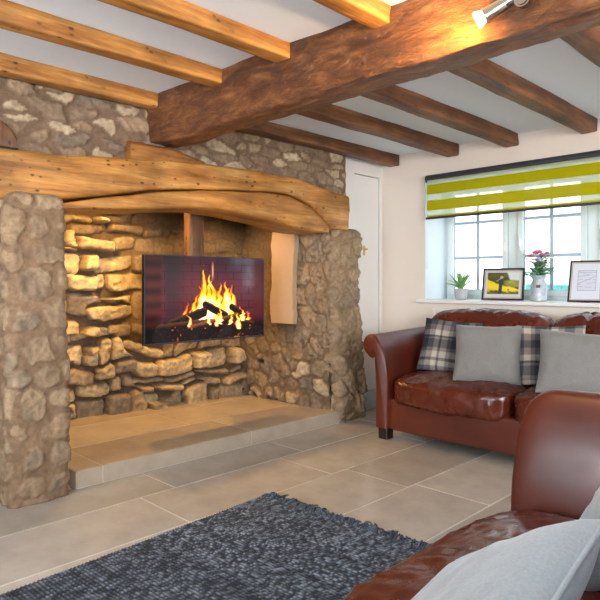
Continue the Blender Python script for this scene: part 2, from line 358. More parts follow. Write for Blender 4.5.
# window wall, four blocks round the opening
wx0, wx1, wz0, wz1 = -2.94, -1.0, 1.007, 2.04
wy = 4.5
struct(B().box((-3.5, wy, -.05), (wx0, wy+.45, CZ)).box((wx1, wy, -.05), (2.75, wy+.45, CZ)).box((wx0, wy, -.05), (wx1, wy+.45, wz0-.01)).box((wx0, wy, wz1), (wx1, wy+.45, CZ)).done('wall_window', M_wall))
struct(B().box((-4.98, -2.75, -.05), (-4.82, 5.0, CZ)).done('wall_fireplace_back', M_wall))
struct(B().box((2.45, -2.75, -.05), (2.6, -1.3, CZ)).box((2.45, 1.7, -.05), (2.6, 4.5, CZ)).box((2.45, -1.3, -.05), (2.6, 1.7, .85)).box((2.45, -1.3, 2.1), (2.6, 1.7, CZ)).done('wall_right', M_wall))
struct(B().box((-4.8, -2.75, -.05), (-2.6, -2.6, CZ)).box((.2, -2.75, -.05), (2.45, -2.6, CZ)).box((-2.6, -2.75, -.05), (.2, -2.6, .85)).box((-2.6, -2.75, 2.1), (.2, -2.6, CZ)).done('wall_back', M_wall))
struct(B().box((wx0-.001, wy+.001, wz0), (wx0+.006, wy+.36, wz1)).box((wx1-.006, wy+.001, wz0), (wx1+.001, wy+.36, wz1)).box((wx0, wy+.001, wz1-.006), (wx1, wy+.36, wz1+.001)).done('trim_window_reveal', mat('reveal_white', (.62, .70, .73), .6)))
# sill board
struct(B().box((wx0-.06, wy-.05, wz0-.03), (wx1+.06, wy+.40, wz0), .006).done('trim_window_sill', M_white))
# painted panel moulding under the sill
b = B()
for a, c in (((-2.836, .12), (-2.104, .15)), ((-2.836, .90), (-2.104, .925)), ((-2.86, .12), (-2.835, .925)), ((-2.105, .12), (-2.08, .925))): b.box((a[0], wy-.012, a[1]), (c[0], wy+.002, c[1]), .003)
struct(b.done('trim_panel_moulding', M_white))
struct(B().box((-3.4, wy-.018, 0), (2.4, wy+.002, .14), .005).done('baseboard_window', M_white))
# cupboard alcove: frame, door, latch
struct(B().box((-3.6, 3.80, 0), (-3.44, wy, CZ)).done('wall_alcove', M_wall))
b = B().box((-3.445, 3.84, 0), (-3.405, 4.09, CZ)).box((-3.445, 4.455, 0), (-3.405, wy, CZ)).box((-3.445, 4.09, 2.13), (-3.405, 4.455, CZ))
struct(b.done('trim_door_frame', M_white))
d = B().box((-3.44, 4.097, .15), (-3.412, 4.448, 2.122), .003).done('door_1', M_white); struct(d)
B().box((-3.414, 4.223, 1.40), (-3.406, 4.247, 1.49), .003).cyl((-3.406, 4.235, 1.455), (-3.385, 4.235, 1.455), .008).lathe([(.004, 0), (.014, .004), (.014, .014), (.004, .018)], (-3.383, 4.235, 1.447), 16).done('latch', M_brass, d)
struct(B().box((-3.41, 3.84, 0), (-3.385, wy, .17), .005).done('baseboard_alcove', mat('baseboard_grey', (.55, .56, .58), .4)))

# ------------------------------------------------------------------ window: frame, three casements
wf = empty('window_1', (0, 0, 0)); struct(wf)
fy = wy+.36
b = B().box((wx0, fy, wz0), (wx0+.045, fy+.07, wz1)).box((wx1-.045, fy, wz0), (wx1, fy+.07, wz1)).box((wx0+.045, fy, wz0), (wx1-.045, fy+.07, wz0+.045)).box((wx0+.045, fy, wz1-.05), (wx1-.045, fy+.07, wz1))
cw = (wx1-wx0)/3
for i in (1, 2): b.box((wx0+cw*i-.04, fy-.001, wz0+.044), (wx0+cw*i+.04, fy+.069, wz1-.049))
b.done('window_frame', M_upvc, wf)
for i in range(3):
    a = wx0+cw*i+(.035 if i == 0 else .045)-.0; c = wx0+cw*(i+1)-(.035 if i == 2 else .045); z0, z1 = wz0+.035, wz1-.04; s = .048
    cs = B().box((a, fy-.022, z0), (a+s, fy+.03, z1), .004).box((c-s, fy-.022, z0), (c, fy+.03, z1), .004).box((a+s-.003, fy-.0212, z0), (c-s+.003, fy+.0292, z0+s), .004).box((a+s-.003, fy-.0212, z1-s), (c-s+.003, fy+.0292, z1), .004).done('casement', M_upvc, wf)
    g = B().box((a+s, fy+.002, z0+s), (c-s, fy+.008, z1-s)).done('pane', M_glass, cs)
    gb = B(); m_ = (a+c)/2
    gb.box((m_-.014, fy-.004, z0+s), (m_+.014, fy+.002, z1-s))
    for zz in (1.375, 1.690): gb.box((a+s, fy-.0035, zz-.013), (m_-.0145, fy+.0015, zz+.013)).box((m_+.0145, fy-.0035, zz-.013), (c-s, fy+.0015, zz+.013))
    # dark rubber gasket round the glass
    for q in ((a+s, z0+s, a+s+.009, z1-s), (c-s-.005, z0+s, c-s, z1-s), (a+s, z0+s, c-s, z0+s+.006)): gb.box((q[0], fy-.006, q[1]), (q[2], fy+.002, q[3]))
    gb.done('glazing_bars', M_bar, cs)
    hx = c-.024 if i == 0 else a+.024
    B().box((hx-.01, fy-.034, 1.42), (hx+.01, fy-.02, 1.50), .003).box((hx-.007, fy-.05, 1.46), (hx+.007, fy-.034, 1.56), .004).done('handle', M_white, cs)

# ------------------------------------------------------------------ outside
struct(B().box((-14, 5.0, -.4), (8, 16, -.3)).done('ground', mat('paving', (.45, .43, .4), .9)))
M_ext = mat('pale_render', (.80, .77, .74), .9); vb = coords(M_ext); br = N(M_ext, 'ShaderNodeTexBrick'); br.inputs['Scale'].default_value = 1.6
br.inputs['Color1'].default_value = (.9, .87, .83, 1); br.inputs['Color2'].default_value = (.8, .78, .76, 1); br.inputs['Mortar'].default_value = (.72, .70, .68, 1)
rx = N(M_ext, 'ShaderNodeMapping'); rx.inputs['Rotation'].default_value = (R(90), 0, 0); L(M_ext, vb, rx.inputs['Vector']); L(M_ext, rx.outputs[0], br.inputs['Vector']); base(M_ext, br.outputs[0])
hb = empty('neighbouring_house', (-5, 10.4, -.3), 0, 'pale stone house wall across the lane, seen through the window', 'building')
B().box((-9, 0, 0), (9, .4, 5.5)).done('wall', M_ext, hb)
B().box((-9.2, -.3, 5.5), (9.2, 1.5, 5.75)).done('roof', M_charc, hb)
for x in (-1.5, .9): B().box((x, -.03, 1.6), (x+.8, .02, 2.7)).done('window', mat('far_window_grey', (.45, .5, .54), .3), hb)
M_teal = mat('teal_paint', (.16, .55, .47), .5)
sh = empty('garden_shed', (-2.95, 7.6, -.3), 0, 'teal painted shed low outside the middle casement, behind the flower vase', 'shed')
b = B()
for i in range(10): b.box((-.65+i*.13, 0, 0), (-.65+i*.13+.122, .9, 1.42))
b.done('wall', M_teal, sh)
B().box((-.75, -.1, 1.42), (.75, 1.0, 1.62), .02).done('roof', mat('teal_pale_roof', (.35, .68, .60), .5), sh)

# ------------------------------------------------------------------ stone chimney breast
XF = -3.33
def f_left(U, V): return rubble(U, V, 11, .17, .12, .016, .035, (.27, .20, .145), .22)
o = panel('wall_chimney', (XF, .2, 1.70), (0, 3.68, 0), (0, 0, CZ-1.70), (1, 0, 0), lambda U, V: rubble(U, V, 14, .19, .078, .004, .050, (.215, .14, .088), .25, .9, .012, (.40, .27, .16), .3, .10), .010, .14)
struct(o)
struct(panel('wall_fireplace_left', (-3.42, -2.6, 0), (0, 3.9, 0), (0, 0, CZ), (1, 0, 0), lambda U, V: rubble(U, V, 31, .2, .15, .02, .03), .02, .2))
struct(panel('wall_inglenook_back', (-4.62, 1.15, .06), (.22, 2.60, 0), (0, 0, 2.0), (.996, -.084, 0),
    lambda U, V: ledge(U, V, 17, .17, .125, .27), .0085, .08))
def f_side(U, V):
    h, c = rubble(U, V, 23, .14, .14, .012, .024, (.20, .13, .07), .10, 1.3, .016, (.30, .21, .12), .35, .2)
    pl = sst(.15, .6, V+.35*fbm(U*2.5, V*2.5, 0, 3))*(.75+.25*sst(.8, 1.1, V)); q = fbm(U*6, V*6, 0, 33)
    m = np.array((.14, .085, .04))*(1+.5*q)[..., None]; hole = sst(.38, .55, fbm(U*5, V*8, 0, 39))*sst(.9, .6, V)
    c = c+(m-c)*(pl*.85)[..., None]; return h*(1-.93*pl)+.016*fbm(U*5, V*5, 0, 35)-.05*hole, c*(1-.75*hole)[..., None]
struct(panel('wall_inglenook_right', (-4.50, 3.58, .06), (1.21, .06, 0), (0, 0, 1.78), (.05, -.9987, 0), f_side, .009, .10))
struct(panel('wall_inglenook_left', (-3.4, 1.12, .06), (-1.2, 0, 0), (0, 0, 1.95), (0, 1, 0), lambda U, V: rubble(U, V, 43), .02, .05))
struct(B().box((-4.8, 1.0, 2.0), (-3.5, 3.85, 2.06)).done('ceiling_inglenook', mat('sooty_plaster', (.12, .085, .06), .9)))
# pale plastered strip on the right-hand side
a = W(275, 226, Y=3.57); c_ = W(297, 338, Y=3.57)
n_, m_ = 14, 60; u, v = np.meshgrid(np.linspace(0, 1, n_), np.linspace(0, 1, m_), indexing='ij')
Xs = a.x+(c_.x-a.x)*u+.022*fbm(v*5, u*1.2, 0, 8)-.02*v; Zs = a.z+(.80-a.z)*v; Ys = np.full(u.shape, 3.535)
V1 = np.stack([Xs, Ys+.0*u, Zs], -1).reshape(-1, 3); V2 = V1+np.array((0, .05, 0))
F = gridF(n_, m_).tolist()+[[q+len(V1) for q in f[::-1]] for f in gridF(n_, m_).tolist()]
ring = [i*m_ for i in range(n_)]+[(n_-1)*m_+j for j in range(1, m_)]+[i*m_+m_-1 for i in range(n_-2, -1, -1)]+[j for j in range(m_-2, 0, -1)]
for i in range(len(ring)): p, q = ring[i], ring[(i+1) % len(ring)]; F.append([p, q, q+len(V1), p+len(V1)])
struct(link('trim_plaster_strip', pmesh('strip', np.concatenate([V1, V2]), F), M_plas, smooth=False))

pl = pillar('stone_pillar', -3.60, -3.165, 1.10, 1.41, 0, 1.622, lambda S, Z: rubble(S, Z, 64, .17, .15, .002, .046, (.26, .165, .095), .0, 1.0, .009, (.41, .275, .155), .5, .05), .045, .008,
    taper=lambda Z: -.03*np.clip(Z/1.6, 0, 1))
tag(pl, 'rubble stone pillar at the left end of the lintel, on the tiled floor', 'pillar')
pr = pillar('stone_pillar', -3.70, -3.225, 3.655, 4.00, 0, 1.605, lambda S, Z: rubble(S, Z, 71, .17, .19, .010, .02, (.31, .215, .125), .0, 1.7, .02, (.39, .285, .175), .6, .14), .05, .008,
    taper=lambda Z: .015*np.sin(Z*5)+.02-.085*np.clip(Z/1.6, 0, 1))
tag(pr, 'rough stone pillar at the right end of the hearth, beside the cupboard', 'pillar')

# hearth
HT = [(.47, .36, .25), (.43, .33, .23), (.50, .39, .28)]
def hx(bx):
    ys = [1.46, 1.62, 2.74, 3.70]
    for a, b_ in zip(ys, ys[1:]): bx((-3.24, a+.003, .004), (-3.222, b_-.003, .098), (.42, .345, .265), .001)
hearth = tiles('hearth', [(-3.70, -3.225, 1.62, 1.12), (-4.22, -3.70, 2.55, 1.1), (-4.75, -4.22, 1.9, 1.1)], .10, .10, HT, .009, (.66, .58, .47), 9, (-4.5, -3.225, 1.46, 3.70), None, hx)
tag(hearth, 'raised pale tiled hearth step inside the inglenook fireplace', 'hearth')

# ------------------------------------------------------------------ timbers
def timber(name, y0, y1, xf, zf, m, seed=0, depth=.3, n=140, k=40, amp=.008, sq=5., crack=None, loc=(0, 0, 0)):
    """a timber along y: xf(y)=front x, zf(y)=(bottom, top); squarish section with irregular faces"""
    ys = np.linspace(y0, y1, n); th = np.arange(k)*2*math.pi/k+.001; V = []
    cx, sx = np.cos(th), np.sin(th); r = (np.abs(cx)**sq+np.abs(sx)**sq)**(-1/sq)
    for y in ys:
        zb, zt = zf(y); xx = xf(y); X = xx-depth/2+depth/2*r*cx; Z = (zb+zt)/2+(zt-zb)/2*r*sx
        f = amp*fbm(X*5, y*2.2, Z*5, seed)+amp*.5*fbm(X*16, y*5, Z*16, seed+9)
        if crack:
            zc = crack(y); f = f-.022*np.exp(-((Z-zc)/.007)**2)*(cx > .2)*crack_w(y)
        V.append(np.stack([X+f*cx*1.5, np.full(k, y)+.004*fbm(X*20, Z*20, 0, seed), Z+f*sx*1.5], -1))
    V = np.concatenate(V)-np.array(loc); F = gridF(n, k, True).tolist()+[list(range(k))[::-1], list(range((n-1)*k, n*k))]
    o = link(name, pmesh(name, V, F), m, loc=loc); o.data.set_sharp_from_angle(angle=R(50)); return o
XL = -3.19
def crv(pts, X=XL):
    q = [W(px, py, X=X) for px, py in pts]; return [p.y for p in q], [p.z for p in q]
ty, tz = crv([(-60, 140), (0, 148), (60, 155), (130, 158), (205, 165), (260, 172), (300, 181), (322, 189), (350, 197)])
cy_, cz_ = crv([(-60, 202), (0, 202), (62, 201), (100, 197), (150, 191), (200, 190), (265, 191), (290, 195), (312, 206), (326, 222), (332, 230)])
by, bz = crv([(-60, 212), (0, 211), (70, 209), (130, 209), (190, 208), (215, 209), (240, 213), (280, 222), (300, 228), (318, 232), (330, 232)])
fT = lambda y: np.interp(y, ty, tz); fC = lambda y: np.interp(y, cy_, cz_); fB = lambda y: np.interp(y, by, bz)
crack_w = lambda y: 1
lt = empty('fireplace_lintel', (XL-.15, 2.3, 1.6), 0, 'huge curved honey oak lintel with a long crack, spanning the fireplace on two stone pillars', 'lintel')
yE = W(350, 200, X=XL).y-.01; yL = W(328, 225, X=XL).y
u1 = timber('upper_timber', .2, yE, lambda y: XL-.0, lambda y: (fC(y)+.004, fT(y)+.012), M_lint, 3, .36, 200, 64, .010, 11)
u1.parent = lt; u1.location = -lt.location
l1 = timber('lower_timber', 1.30, yL, lambda y: XL+.008, lambda y: (fB(y)-.004, max(fC(y)-.003, fB(y)+.012)), M_lint, 8, .38, 180, 56, .008, 8)
l1.parent = lt; l1.location = -lt.location
e1 = timber('end_block', yL-.02, yE-.004, lambda y: XL-.015, lambda y: (1.605, 1.66), M_lint, 12, .3, 24, 32, .004, 7)
e1.parent = lt; e1.location = -lt.location
o = timber('timber_pad', 1.82, 2.36, lambda y: -3.27+.03*(y-1.82), lambda y: (1.86, 2.015-.05*max(0, (y-2.1)/.26)), M_darkpad, 21, .2, 50, 36, .006, 8)
tag(o, 'short honey wood block wedged between lintel and main beam end', 'timber')
def arch(y): return (1.86, 1.865+.155*math.sqrt(max(0, 1-max(0, (y-1.02)/.16)**2)))
o = timber('timber_stub', .6, 1.18, lambda y: -3.285, arch, M_post, 26, .12, 60, 32, .003, 8)
tag(o, 'brown rounded timber set in the stonework above the lintel, at the left edge', 'timber')

# main beam (built along its own x axis; a couple of degrees off square)
nx_, k = 300, 96; xs = np.linspace(0, 5.0, nx_); th = np.arange(k)*2*math.pi/k+.001; V = []
cx, sx = np.cos(th), np.sin(th); sq = 18.; r = (np.abs(cx)**sq+np.abs(sx)**sq)**(-1/sq)
for x in xs:
    zb = 2.045-.012*math.sin(x*1.3)+.006*vn(x*2.3, 3, 0, 5)-.025*math.exp(-((x-.35)/.35)**2); zt = 2.335
    Y = .085*r*cx; Z = (zb+zt)/2+(zt-zb)/2*r*sx
    f = .012*fbm(x*2.5, Y*7, Z*7, 41)+.008*fbm(x*7, Y*18, Z*18, 44)+.004*fbm(x*20, Y*30, Z*30, 48)
    V.append(np.stack([np.full(k, x), Y+f*cx*1.6, Z+f*sx], -1))
V = np.concatenate(V); F = gridF(nx_, k, True).tolist()+[list(range(k))[::-1], list(range((nx_-1)*k, nx_*k))]
mb = link('main_ceiling_beam', pmesh('main_beam', V, F), M_beam); mb.location = (-3.42, 2.055, 0); mb.rotation_euler = (0, 0, R(2.1))
mb.data.set_sharp_from_angle(angle=R(50))
tag(mb, 'massive dark hewn oak beam crossing the whole ceiling from the stone wall', 'beam')
by_ = lambda x: 2.055+(x+3.42)*math.tan(R(2.1))
J = [(-3.21, 'pine joist tight against the stone chimney wall, left of the main beam', 'brown joist tight against the stone wall, beyond the main beam'),
     (-2.60, 'pine joist second out from the stone wall, left of the main beam', 'brown joist second from the stone wall, beyond the main beam'),
     (-2.08, 'pine joist third out from the stone wall, left of the main beam', 'brown joist third from the stone wall, ending above the blind'),
     (-1.50, 'short stretch of pine joist at top centre, meeting the main beam', 'brown joist fourth from the stone wall, above the right of the blind'),
     (-.93, None, 'brown joist partly cut off by the right edge of the photo, beyond the main beam')]
for i, (x, la, lb) in enumerate(J):
    y1 = by_(x)-.075; hw = .058
    bow = lambda y: .008*math.sin(y*1.7+x)
    if la:
        o = timber('ceiling_joist', -2.6, y1, lambda y: x+.005*math.sin(y*2), lambda y: (2.236+bow(y), 2.328), M_pine, 50+i, .095, 110, 44, .005, 14, loc=(x, y1, 2.27))
        tag(o, la, 'joist', 'pine ceiling joists near the camera')
    y0 = by_(x)+.075
    o = timber('ceiling_joist', y0, 4.49, lambda y: x+.006*math.sin(y*2), lambda y: (2.228+.5*bow(y), 2.328), M_darkjoist, 70+i, .115, 100, 44, .006, 14, loc=(x, y0, 2.27))
    tag(o, lb, 'joist', 'brown ceiling joists beyond the main beam')

# ------------------------------------------------------------------ television on its post
o = timber('wooden_post', 0, 1.0, lambda y: .05, lambda y: (-.065, .065), M_post, 33, .1, 60, 28, .005, 8)
o.data.transform(Matrix.Rotation(R(90), 4, 'X')); o.location = (-3.815, 2.66, .98)
tag(o, 'squared brown oak post behind and above the television', 'post')
pL = W(143, 300, X=-3.62); 
tv = empty('television', (-3.62, 2.66, .72), R(0), 'wide flat television showing a burning log fire, hung in the inglenook', 'television')
tw, th_ = 1.09, .628
B().box((-.03, -tw/2, 0), (.0, tw/2, th_), .004).box((-.06, -.3, .1), (-.03, .3, .45), .01).done('tv_body', M_black, tv)
B().box((-.13, -.09, .15), (-.058, .09, .42), .005).done('wall_bracket', M_black, tv)
B().box((.0, -tw/2, 0), (.004, tw/2, .012)).box((.0, -tw/2, th_-.006), (.004, tw/2, th_)).box((0, -tw/2, .012), (.004, -tw/2+.007, th_-.006)).box((0, tw/2-.007, .012), (.004, tw/2, th_-.006)).box((.003, -.025, .004), (.006, .025, .009)).done('bezel', M_charc, tv)
# the picture on the screen
n, m = 330, 190; s, t = np.meshgrid(np.linspace(0, 1, n), np.linspace(0, 1, m), indexing='ij')   # t up
col = np.zeros((n, m, 3))
# brick back wall: purple-red, darker at left
rowi = np.floor(t*11); br_ = np.minimum(np.abs(((s*7+.5*(rowi % 2)) % 1)-.5)*-2+1, 1); mort = np.maximum(sst(.10, .0, np.abs((t*11) % 1-.02)), sst(.09, 0, br_))
wallc = np.stack([.12+.10*vn(s*6, t*6, 0, 2)*.4, .022+0*s, .030+.012*s], -1)*(1-.85*mort)[..., None]
side = sst(.14, .10, s)[..., None]; wallc = wallc*(1-side)+side*np.array((.16, .022, .012))*(.6+.4*np.sin(t*40))[..., None]*.8
rs_ = sst(.88, .92, s)[..., None]; wallc = wallc*(1-rs_)+rs_*np.array((.13, .018, .02))
dk = sst(.13, .17, s)*sst(.34, .22, s); wallc = wallc*(1-.75*dk)[..., None]+dk[..., None]*np.array((.010, .016, .020))
glow = np.exp(-(((s-.5)/.28)**2+((t-.45)/.38)**2)); wallc = wallc+glow[..., None]*np.array((.14, .018, .018))
top = sst(.72, 1, t); wallc = wallc*(1-.5*top)[..., None]
col = wallc*.62*sst(.12, .3, t)[..., None]
def flame(x0, z0, hgt, wd, sd, I=1):
    q = (t-z0)/hgt; ok = (q > 0) & (q < 1.1); sw = .035*fbm(q*2.2, sd, 0, sd)*q+.012*vn(q*8, sd, 0, sd+3)
    ww = 1.35*wd*(np.clip(1.02-q, 0, 1)**.75)*(.55+.9*np.clip(q*3, 0, 1)*np.clip(1.3-q, 0, 1))*(1+.35*fbm(s*30, t*9, 0, sd+5))
    d = np.abs(s-x0-sw)/(ww+1e-4); return I*sst(1.25, .15, d)*ok*(1.1-.55*np.clip(q, 0, 1))
fi = np.zeros((n, m))
for a in [(.46, .22, .62, .042, 1), (.50, .20, .50, .05, 2), (.53, .22, .56, .035, 3), (.58, .22, .44, .045, 4), (.43, .22, .42, .035, 5), (.645, .25, .46, .03, 6, .9), (.66, .28, .34, .045, 7, .95),
          (.71, .28, .38, .022, 8, .8), (.38, .22, .33, .022, 9, .8), (.31, .20, .24, .018, 10, .7), (.34, .2, .18, .02, 11, .7), (.62, .2, .3, .05, 12), (.78, .2, .18, .04, 13, .9), (.84, .2, .12, .03, 14, .7), (.55, .14, .22, .09, 15), (.7, .14, .2, .08, 16, .95), (.45, .14, .2, .09, 17, .9), (.33, .1, .12, .03, 18, .8), (.76, .08, .16, .03, 20, .9)]:
    fi = np.maximum(fi, flame(*a))
fi = np.clip(fi*(1+.5*fbm(s*14, t*7, 0, 61)), 0, 1.3)
fc = np.stack([sst(0, .45, fi)*1.5, sst(.12, .85, fi)**1.4*1.15, sst(.62, 1.15, fi)*.8], -1)
a_ = sst(.02, .3, fi)[..., None]; col = col*(1-a_)+fc
def log(x0, z0, x1, z1, r_, sd, lit=.3):
    global col
    dx, dz = x1-x0, (z1-z0)*.576; px_, pz_ = s-x0, (t-z0)*.576; L2 = dx*dx+dz*dz; k_ = np.clip((px_*dx+pz_*dz)/L2, 0, 1)
    d = np.hypot(px_-k_*dx, pz_-k_*dz)/r_; side_ = (pz_*dx-px_*dz)/math.sqrt(L2)/r_
    inn = sst(1.05, .93, d+.12*fbm(s*40, t*40, 0, sd)); bark = .004+.012*np.clip(fbm(s*60, t*50, 0, sd+1), 0, 1)
    lc = np.stack([bark*2.2, bark*1.1, bark*.9], -1)+(sst(.35, 1, side_)*lit)[..., None]*np.array((.35, .10, .02))
    em = sst(.35, .6, fbm(s*26, t*30, 0, sd+4))*sst(-.1, -.9, side_); lc = lc+em[..., None]*np.array((1.0, .3, .03))
    col = col*(1-inn)[..., None]+lc*inn[..., None]
log(.20, .20, .45, .33, .035, 1); log(.12, .13, .5, .16, .05, 2, .3); log(.47, .42, .64, .28, .028, 3); log(.70, .38, .82, .26, .026, 4); log(.36, .10, .74, .22, .05, 5, .8); log(.70, .18, .88, .14, .035, 6); log(.1, .05, .95, .05, .05, 7, 0)
em = sst(.45, .8, fbm(s*45, t*30, 0, 77))*sst(.3, .12, t)*sst(.12, .3, s)*sst(1, .85, s)*.8
col = col+em[..., None]*np.array((1.1, .22, .03))
f2 = np.zeros((n, m))
for a in [(.34, .16, .14, .012, 31), (.56, .15, .17, .016, 32), (.60, .17, .2, .014, 33), (.50, .17, .14, .012, 37), (.76, .1, .2, .02, 34), (.80, .2, .14, .02, 35), (.68, .16, .13, .014, 36)]: f2 = np.maximum(f2, flame(*a))
col = col*(1-sst(.1, .6, f2))[..., None]+np.stack([sst(0, .4, f2)*1.6, sst(.1, .7, f2)*1.1, sst(.5, 1, f2)*.6], -1)
col = col+sst(.12, .02, np.abs(s-.53)*12)[..., None]*sst(.70, .80, t)[..., None]*sst(.97, .86, t)[..., None]*np.array((1., .5, .2))*.7
V = np.stack([np.full(s.shape, .0025), (s-.5)*(tw-.014), t*(th_-.018)+.012], -1).reshape(-1, 3)
M_scr = mat('screen', (.01, .01, .012), .09, Specular_IOR_Level=.3); a = N(M_scr, 'ShaderNodeVertexColor', layer_name='Col'); pb = M_scr.node_tree.nodes['Principled BSDF']
L(M_scr, a.outputs[0], pb.inputs['Emission Color']); pb.inputs['Emission Strength'].default_value = .9
link('screen', pmesh('screen', V, gridF(n, m), np.clip(col, 0, 2).reshape(-1, 3)), M_scr, tv, smooth=False)

# ------------------------------------------------------------------ sofas
def roundbox(c, size, n=7., res=26, puff=(0, 0, 0), wr=.006, seed=0, wf=6, fn=None):
    g = np.linspace(-1, 1, res); a, b = np.meshgrid(g, g, indexing='ij'); a = np.sin(a*math.pi/2)*.35+a*.65; b = np.sin(b*math.pi/2)*.35+b*.65; o = np.ones_like(a); P = []; F = []; k = 0
    for ax in range(3):
        for sg in (1, -1):
            q = [None]*3; q[ax] = o*sg; q[(ax+1) % 3] = a*sg; q[(ax+2) % 3] = b
            P.append(np.stack(q, -1).reshape(-1, 3)); F.append(gridF(res, res, False, k)); k += res*res
    P = np.concatenate(P); r = (np.abs(P)**n).sum(1)**(-1/n); Q = P*r[:, None]
    hs = np.array(size)/2; S = Q*hs
    for ax in range(3):
        if puff[ax]:
            o1, o2 = (ax+1) % 3, (ax+2) % 3; S[:, ax] += puff[ax]*np.sign(Q[:, ax])*np.abs(Q[:, ax])**.7*(1-Q[:, o1]**2)*(1-Q[:, o2]**2)
    if wr:
        nn = fbm(S[:, 0]*wf, S[:, 1]*wf, S[:, 2]*wf, seed)+.5*(1-2*np.abs(fbm(S[:, 0]*wf*1.8, S[:, 1]*wf*1.8, S[:, 2]*wf, seed+4, 2)))
        S = S+(Q/np.linalg.norm(Q, axis=1)[:, None])*(wr*nn)[:, None]
    if fn is not None: S = fn(S, Q)
    return S+np.array(c), np.concatenate(F)
def rb(name, m, parent, *a, **k):
    V, F = roundbox(*a, **k); me = pmesh(name, V, F); bm = bmesh.new(); bm.from_mesh(me); bmesh.ops.remove_doubles(bm, verts=bm.verts, dist=1e-5); bmesh.ops.recalc_face_normals(bm, faces=bm.faces); bm.to_mesh(me); bm.free()
    return link(name, me, m, parent)
def sofa(loc, rz, Wd, label, armz=.765, seed=0, armround=.03, dep=.95, first=True):
    s = empty('leather_sofa', loc, rz, label, 'sofa')
    hw = Wd/2; zs = .485; aw = .12
    # base / plinth, with slight sag line
    rb('base', M_lea, s, (0, dep/2+.01, .195), (Wd-.03, dep-.03, .24), n=16, res=20, wr=.003, seed=seed)
    sw = (Wd-2*aw)/2
    for i in (0, 1):
        cx_ = -hw+aw+sw*(i+.5)
        def slump(S, Q):
            f = np.clip(-Q[:, 1], 0, 1)**4*np.clip(Q[:, 2], 0, 1); S[:, 2] -= .028*f; return S
        sc = rb('seat_cushion', M_leac, s, (cx_, (dep-.15)/2-.025, .375), (sw-.006, dep-.15, .215), n=6, res=64, puff=(0, .012, .028), wr=.013, seed=seed+3+i, wf=9, fn=slump)
    # back frame and back cushions
    rb('back_frame', M_lea, s, (0, dep-.09, .46), (Wd-.06, .17, .74), n=10, res=20, wr=.003, seed=seed+9)
    for i in (0, 1):
        cx_ = -hw+.05+(Wd-.1)/2*(i+.5)
        def lean(S, Q):
            S[:, 1] += .10*(Q[:, 2]*.5+.5)
            dip = np.exp(-((S[:, 0]-(-.24))/.02)**2)*.035 if i == 1 else 0
            S[:, 2] -= dip*np.clip(Q[:, 2], 0, 1)**2; return S
        bc = rb('back_cushion', M_leac, s, (cx_, dep-.27, .70), ((Wd-.1)/2-.004, .21, .46), n=5, res=64, puff=(0, .03, .02), wr=.012, seed=seed+20+i, wf=9, fn=lean)
    # arms: scroll profile swept front to back
    pr_ = []
    zc = armz-.075; xc = -.155; rr = .075      # local: x=0 inner face, outer negative
    for a in np.linspace(52, 300, 30): pr_.append((xc+rr*math.cos(R(a)), zc+rr*math.sin(R(a))))
    out = [(-.118, .585), (-.112, .54), (-.108, .47), (-.106, .40), (-.104, .25), (-.104, .09), (0, .09), (.0, .2), (.0, .32), (.0, .42), (-.003, .50), (-.012, .57), (-.028, .63), (-.052, armz-.09), (-.082, armz-.045)]
    pr_ = np.array(pr_+out)
    for sgn in (1, -1):
        st = np.concatenate([np.linspace(0, .06, 10), np.linspace(.08, dep-.06, 26), [dep-.03, dep]]); V = []
        cen = np.array((-.06, .4))
        for y in st:
            e = max(0, 1-y/max(armround, .03)); f = (1-math.sqrt(max(0, 1-e*e)))
            P = pr_.copy(); inset = .03*f
            P = P+(cen-P)*np.array((inset/.12, 0))
            dropz = (armround*f)*np.clip((P[:, 1]-.3)/(armz-.3), 0, 1); P[:, 1] -= dropz
            X = P[:, 0]+.004*fbm(P[:, 0]*12, y*7, P[:, 1]*12, seed+33)+.03*0; Z = P[:, 1]+.004*fbm(P[:, 1]*9, y*6, P[:, 0]*9, seed+35)+.03*(y/dep)
            Z = np.where(P[:, 1] < .1, P[:, 1], Z)
            V.append(np.stack([sgn*X-sgn*(hw-aw+.008) if sgn == 1 else -X+(hw-aw+.008), np.full(len(X), y-.005), Z], -1))
        k = len(pr_); V = np.concatenate(V); F = gridF(len(st), k, True).tolist()+[list(range(k))[::-1], list(range((len(st)-1)*k, len(st)*k))]
        me = pmesh('arm', V, F); bm = bmesh.new(); bm.from_mesh(me); bmesh.ops.recalc_face_normals(bm, faces=bm.faces); bm.to_mesh(me); bm.free()
        ar = link('arm', me, M_lea, s); me.set_sharp_from_angle(angle=R(55))
        # piping round the front panel edge
        sx = sgn; P = pr_[:31]
        if armround < .06:
            V, F = tube_np(np.stack([sgn*(P[:, 0]-(hw-aw+.008)), np.full(len(P), .022), P[:, 1]-.002], -1), .005, 8); link('piping', pmesh('piping', V, F), M_lea, ar)
    for sx in (-1, 1):
        for y in (.07, dep-.07):
            B().box((sx*(hw-.05)-.04, y-.04, 0), (sx*(hw-.05)+.04, y+.04, .09), .006).done('foot', M_foot, s)
    return s
sofa((-1.69, 3.50, 0), 0, 2.06, 'brown leather sofa against the wall under the window', .765, 1, .03, .90)
sofa((-.87, .90, 0), R(-90), 2.06, 'near brown leather sofa cut off by the bottom right corner', .80, 60, .10, 1.10)

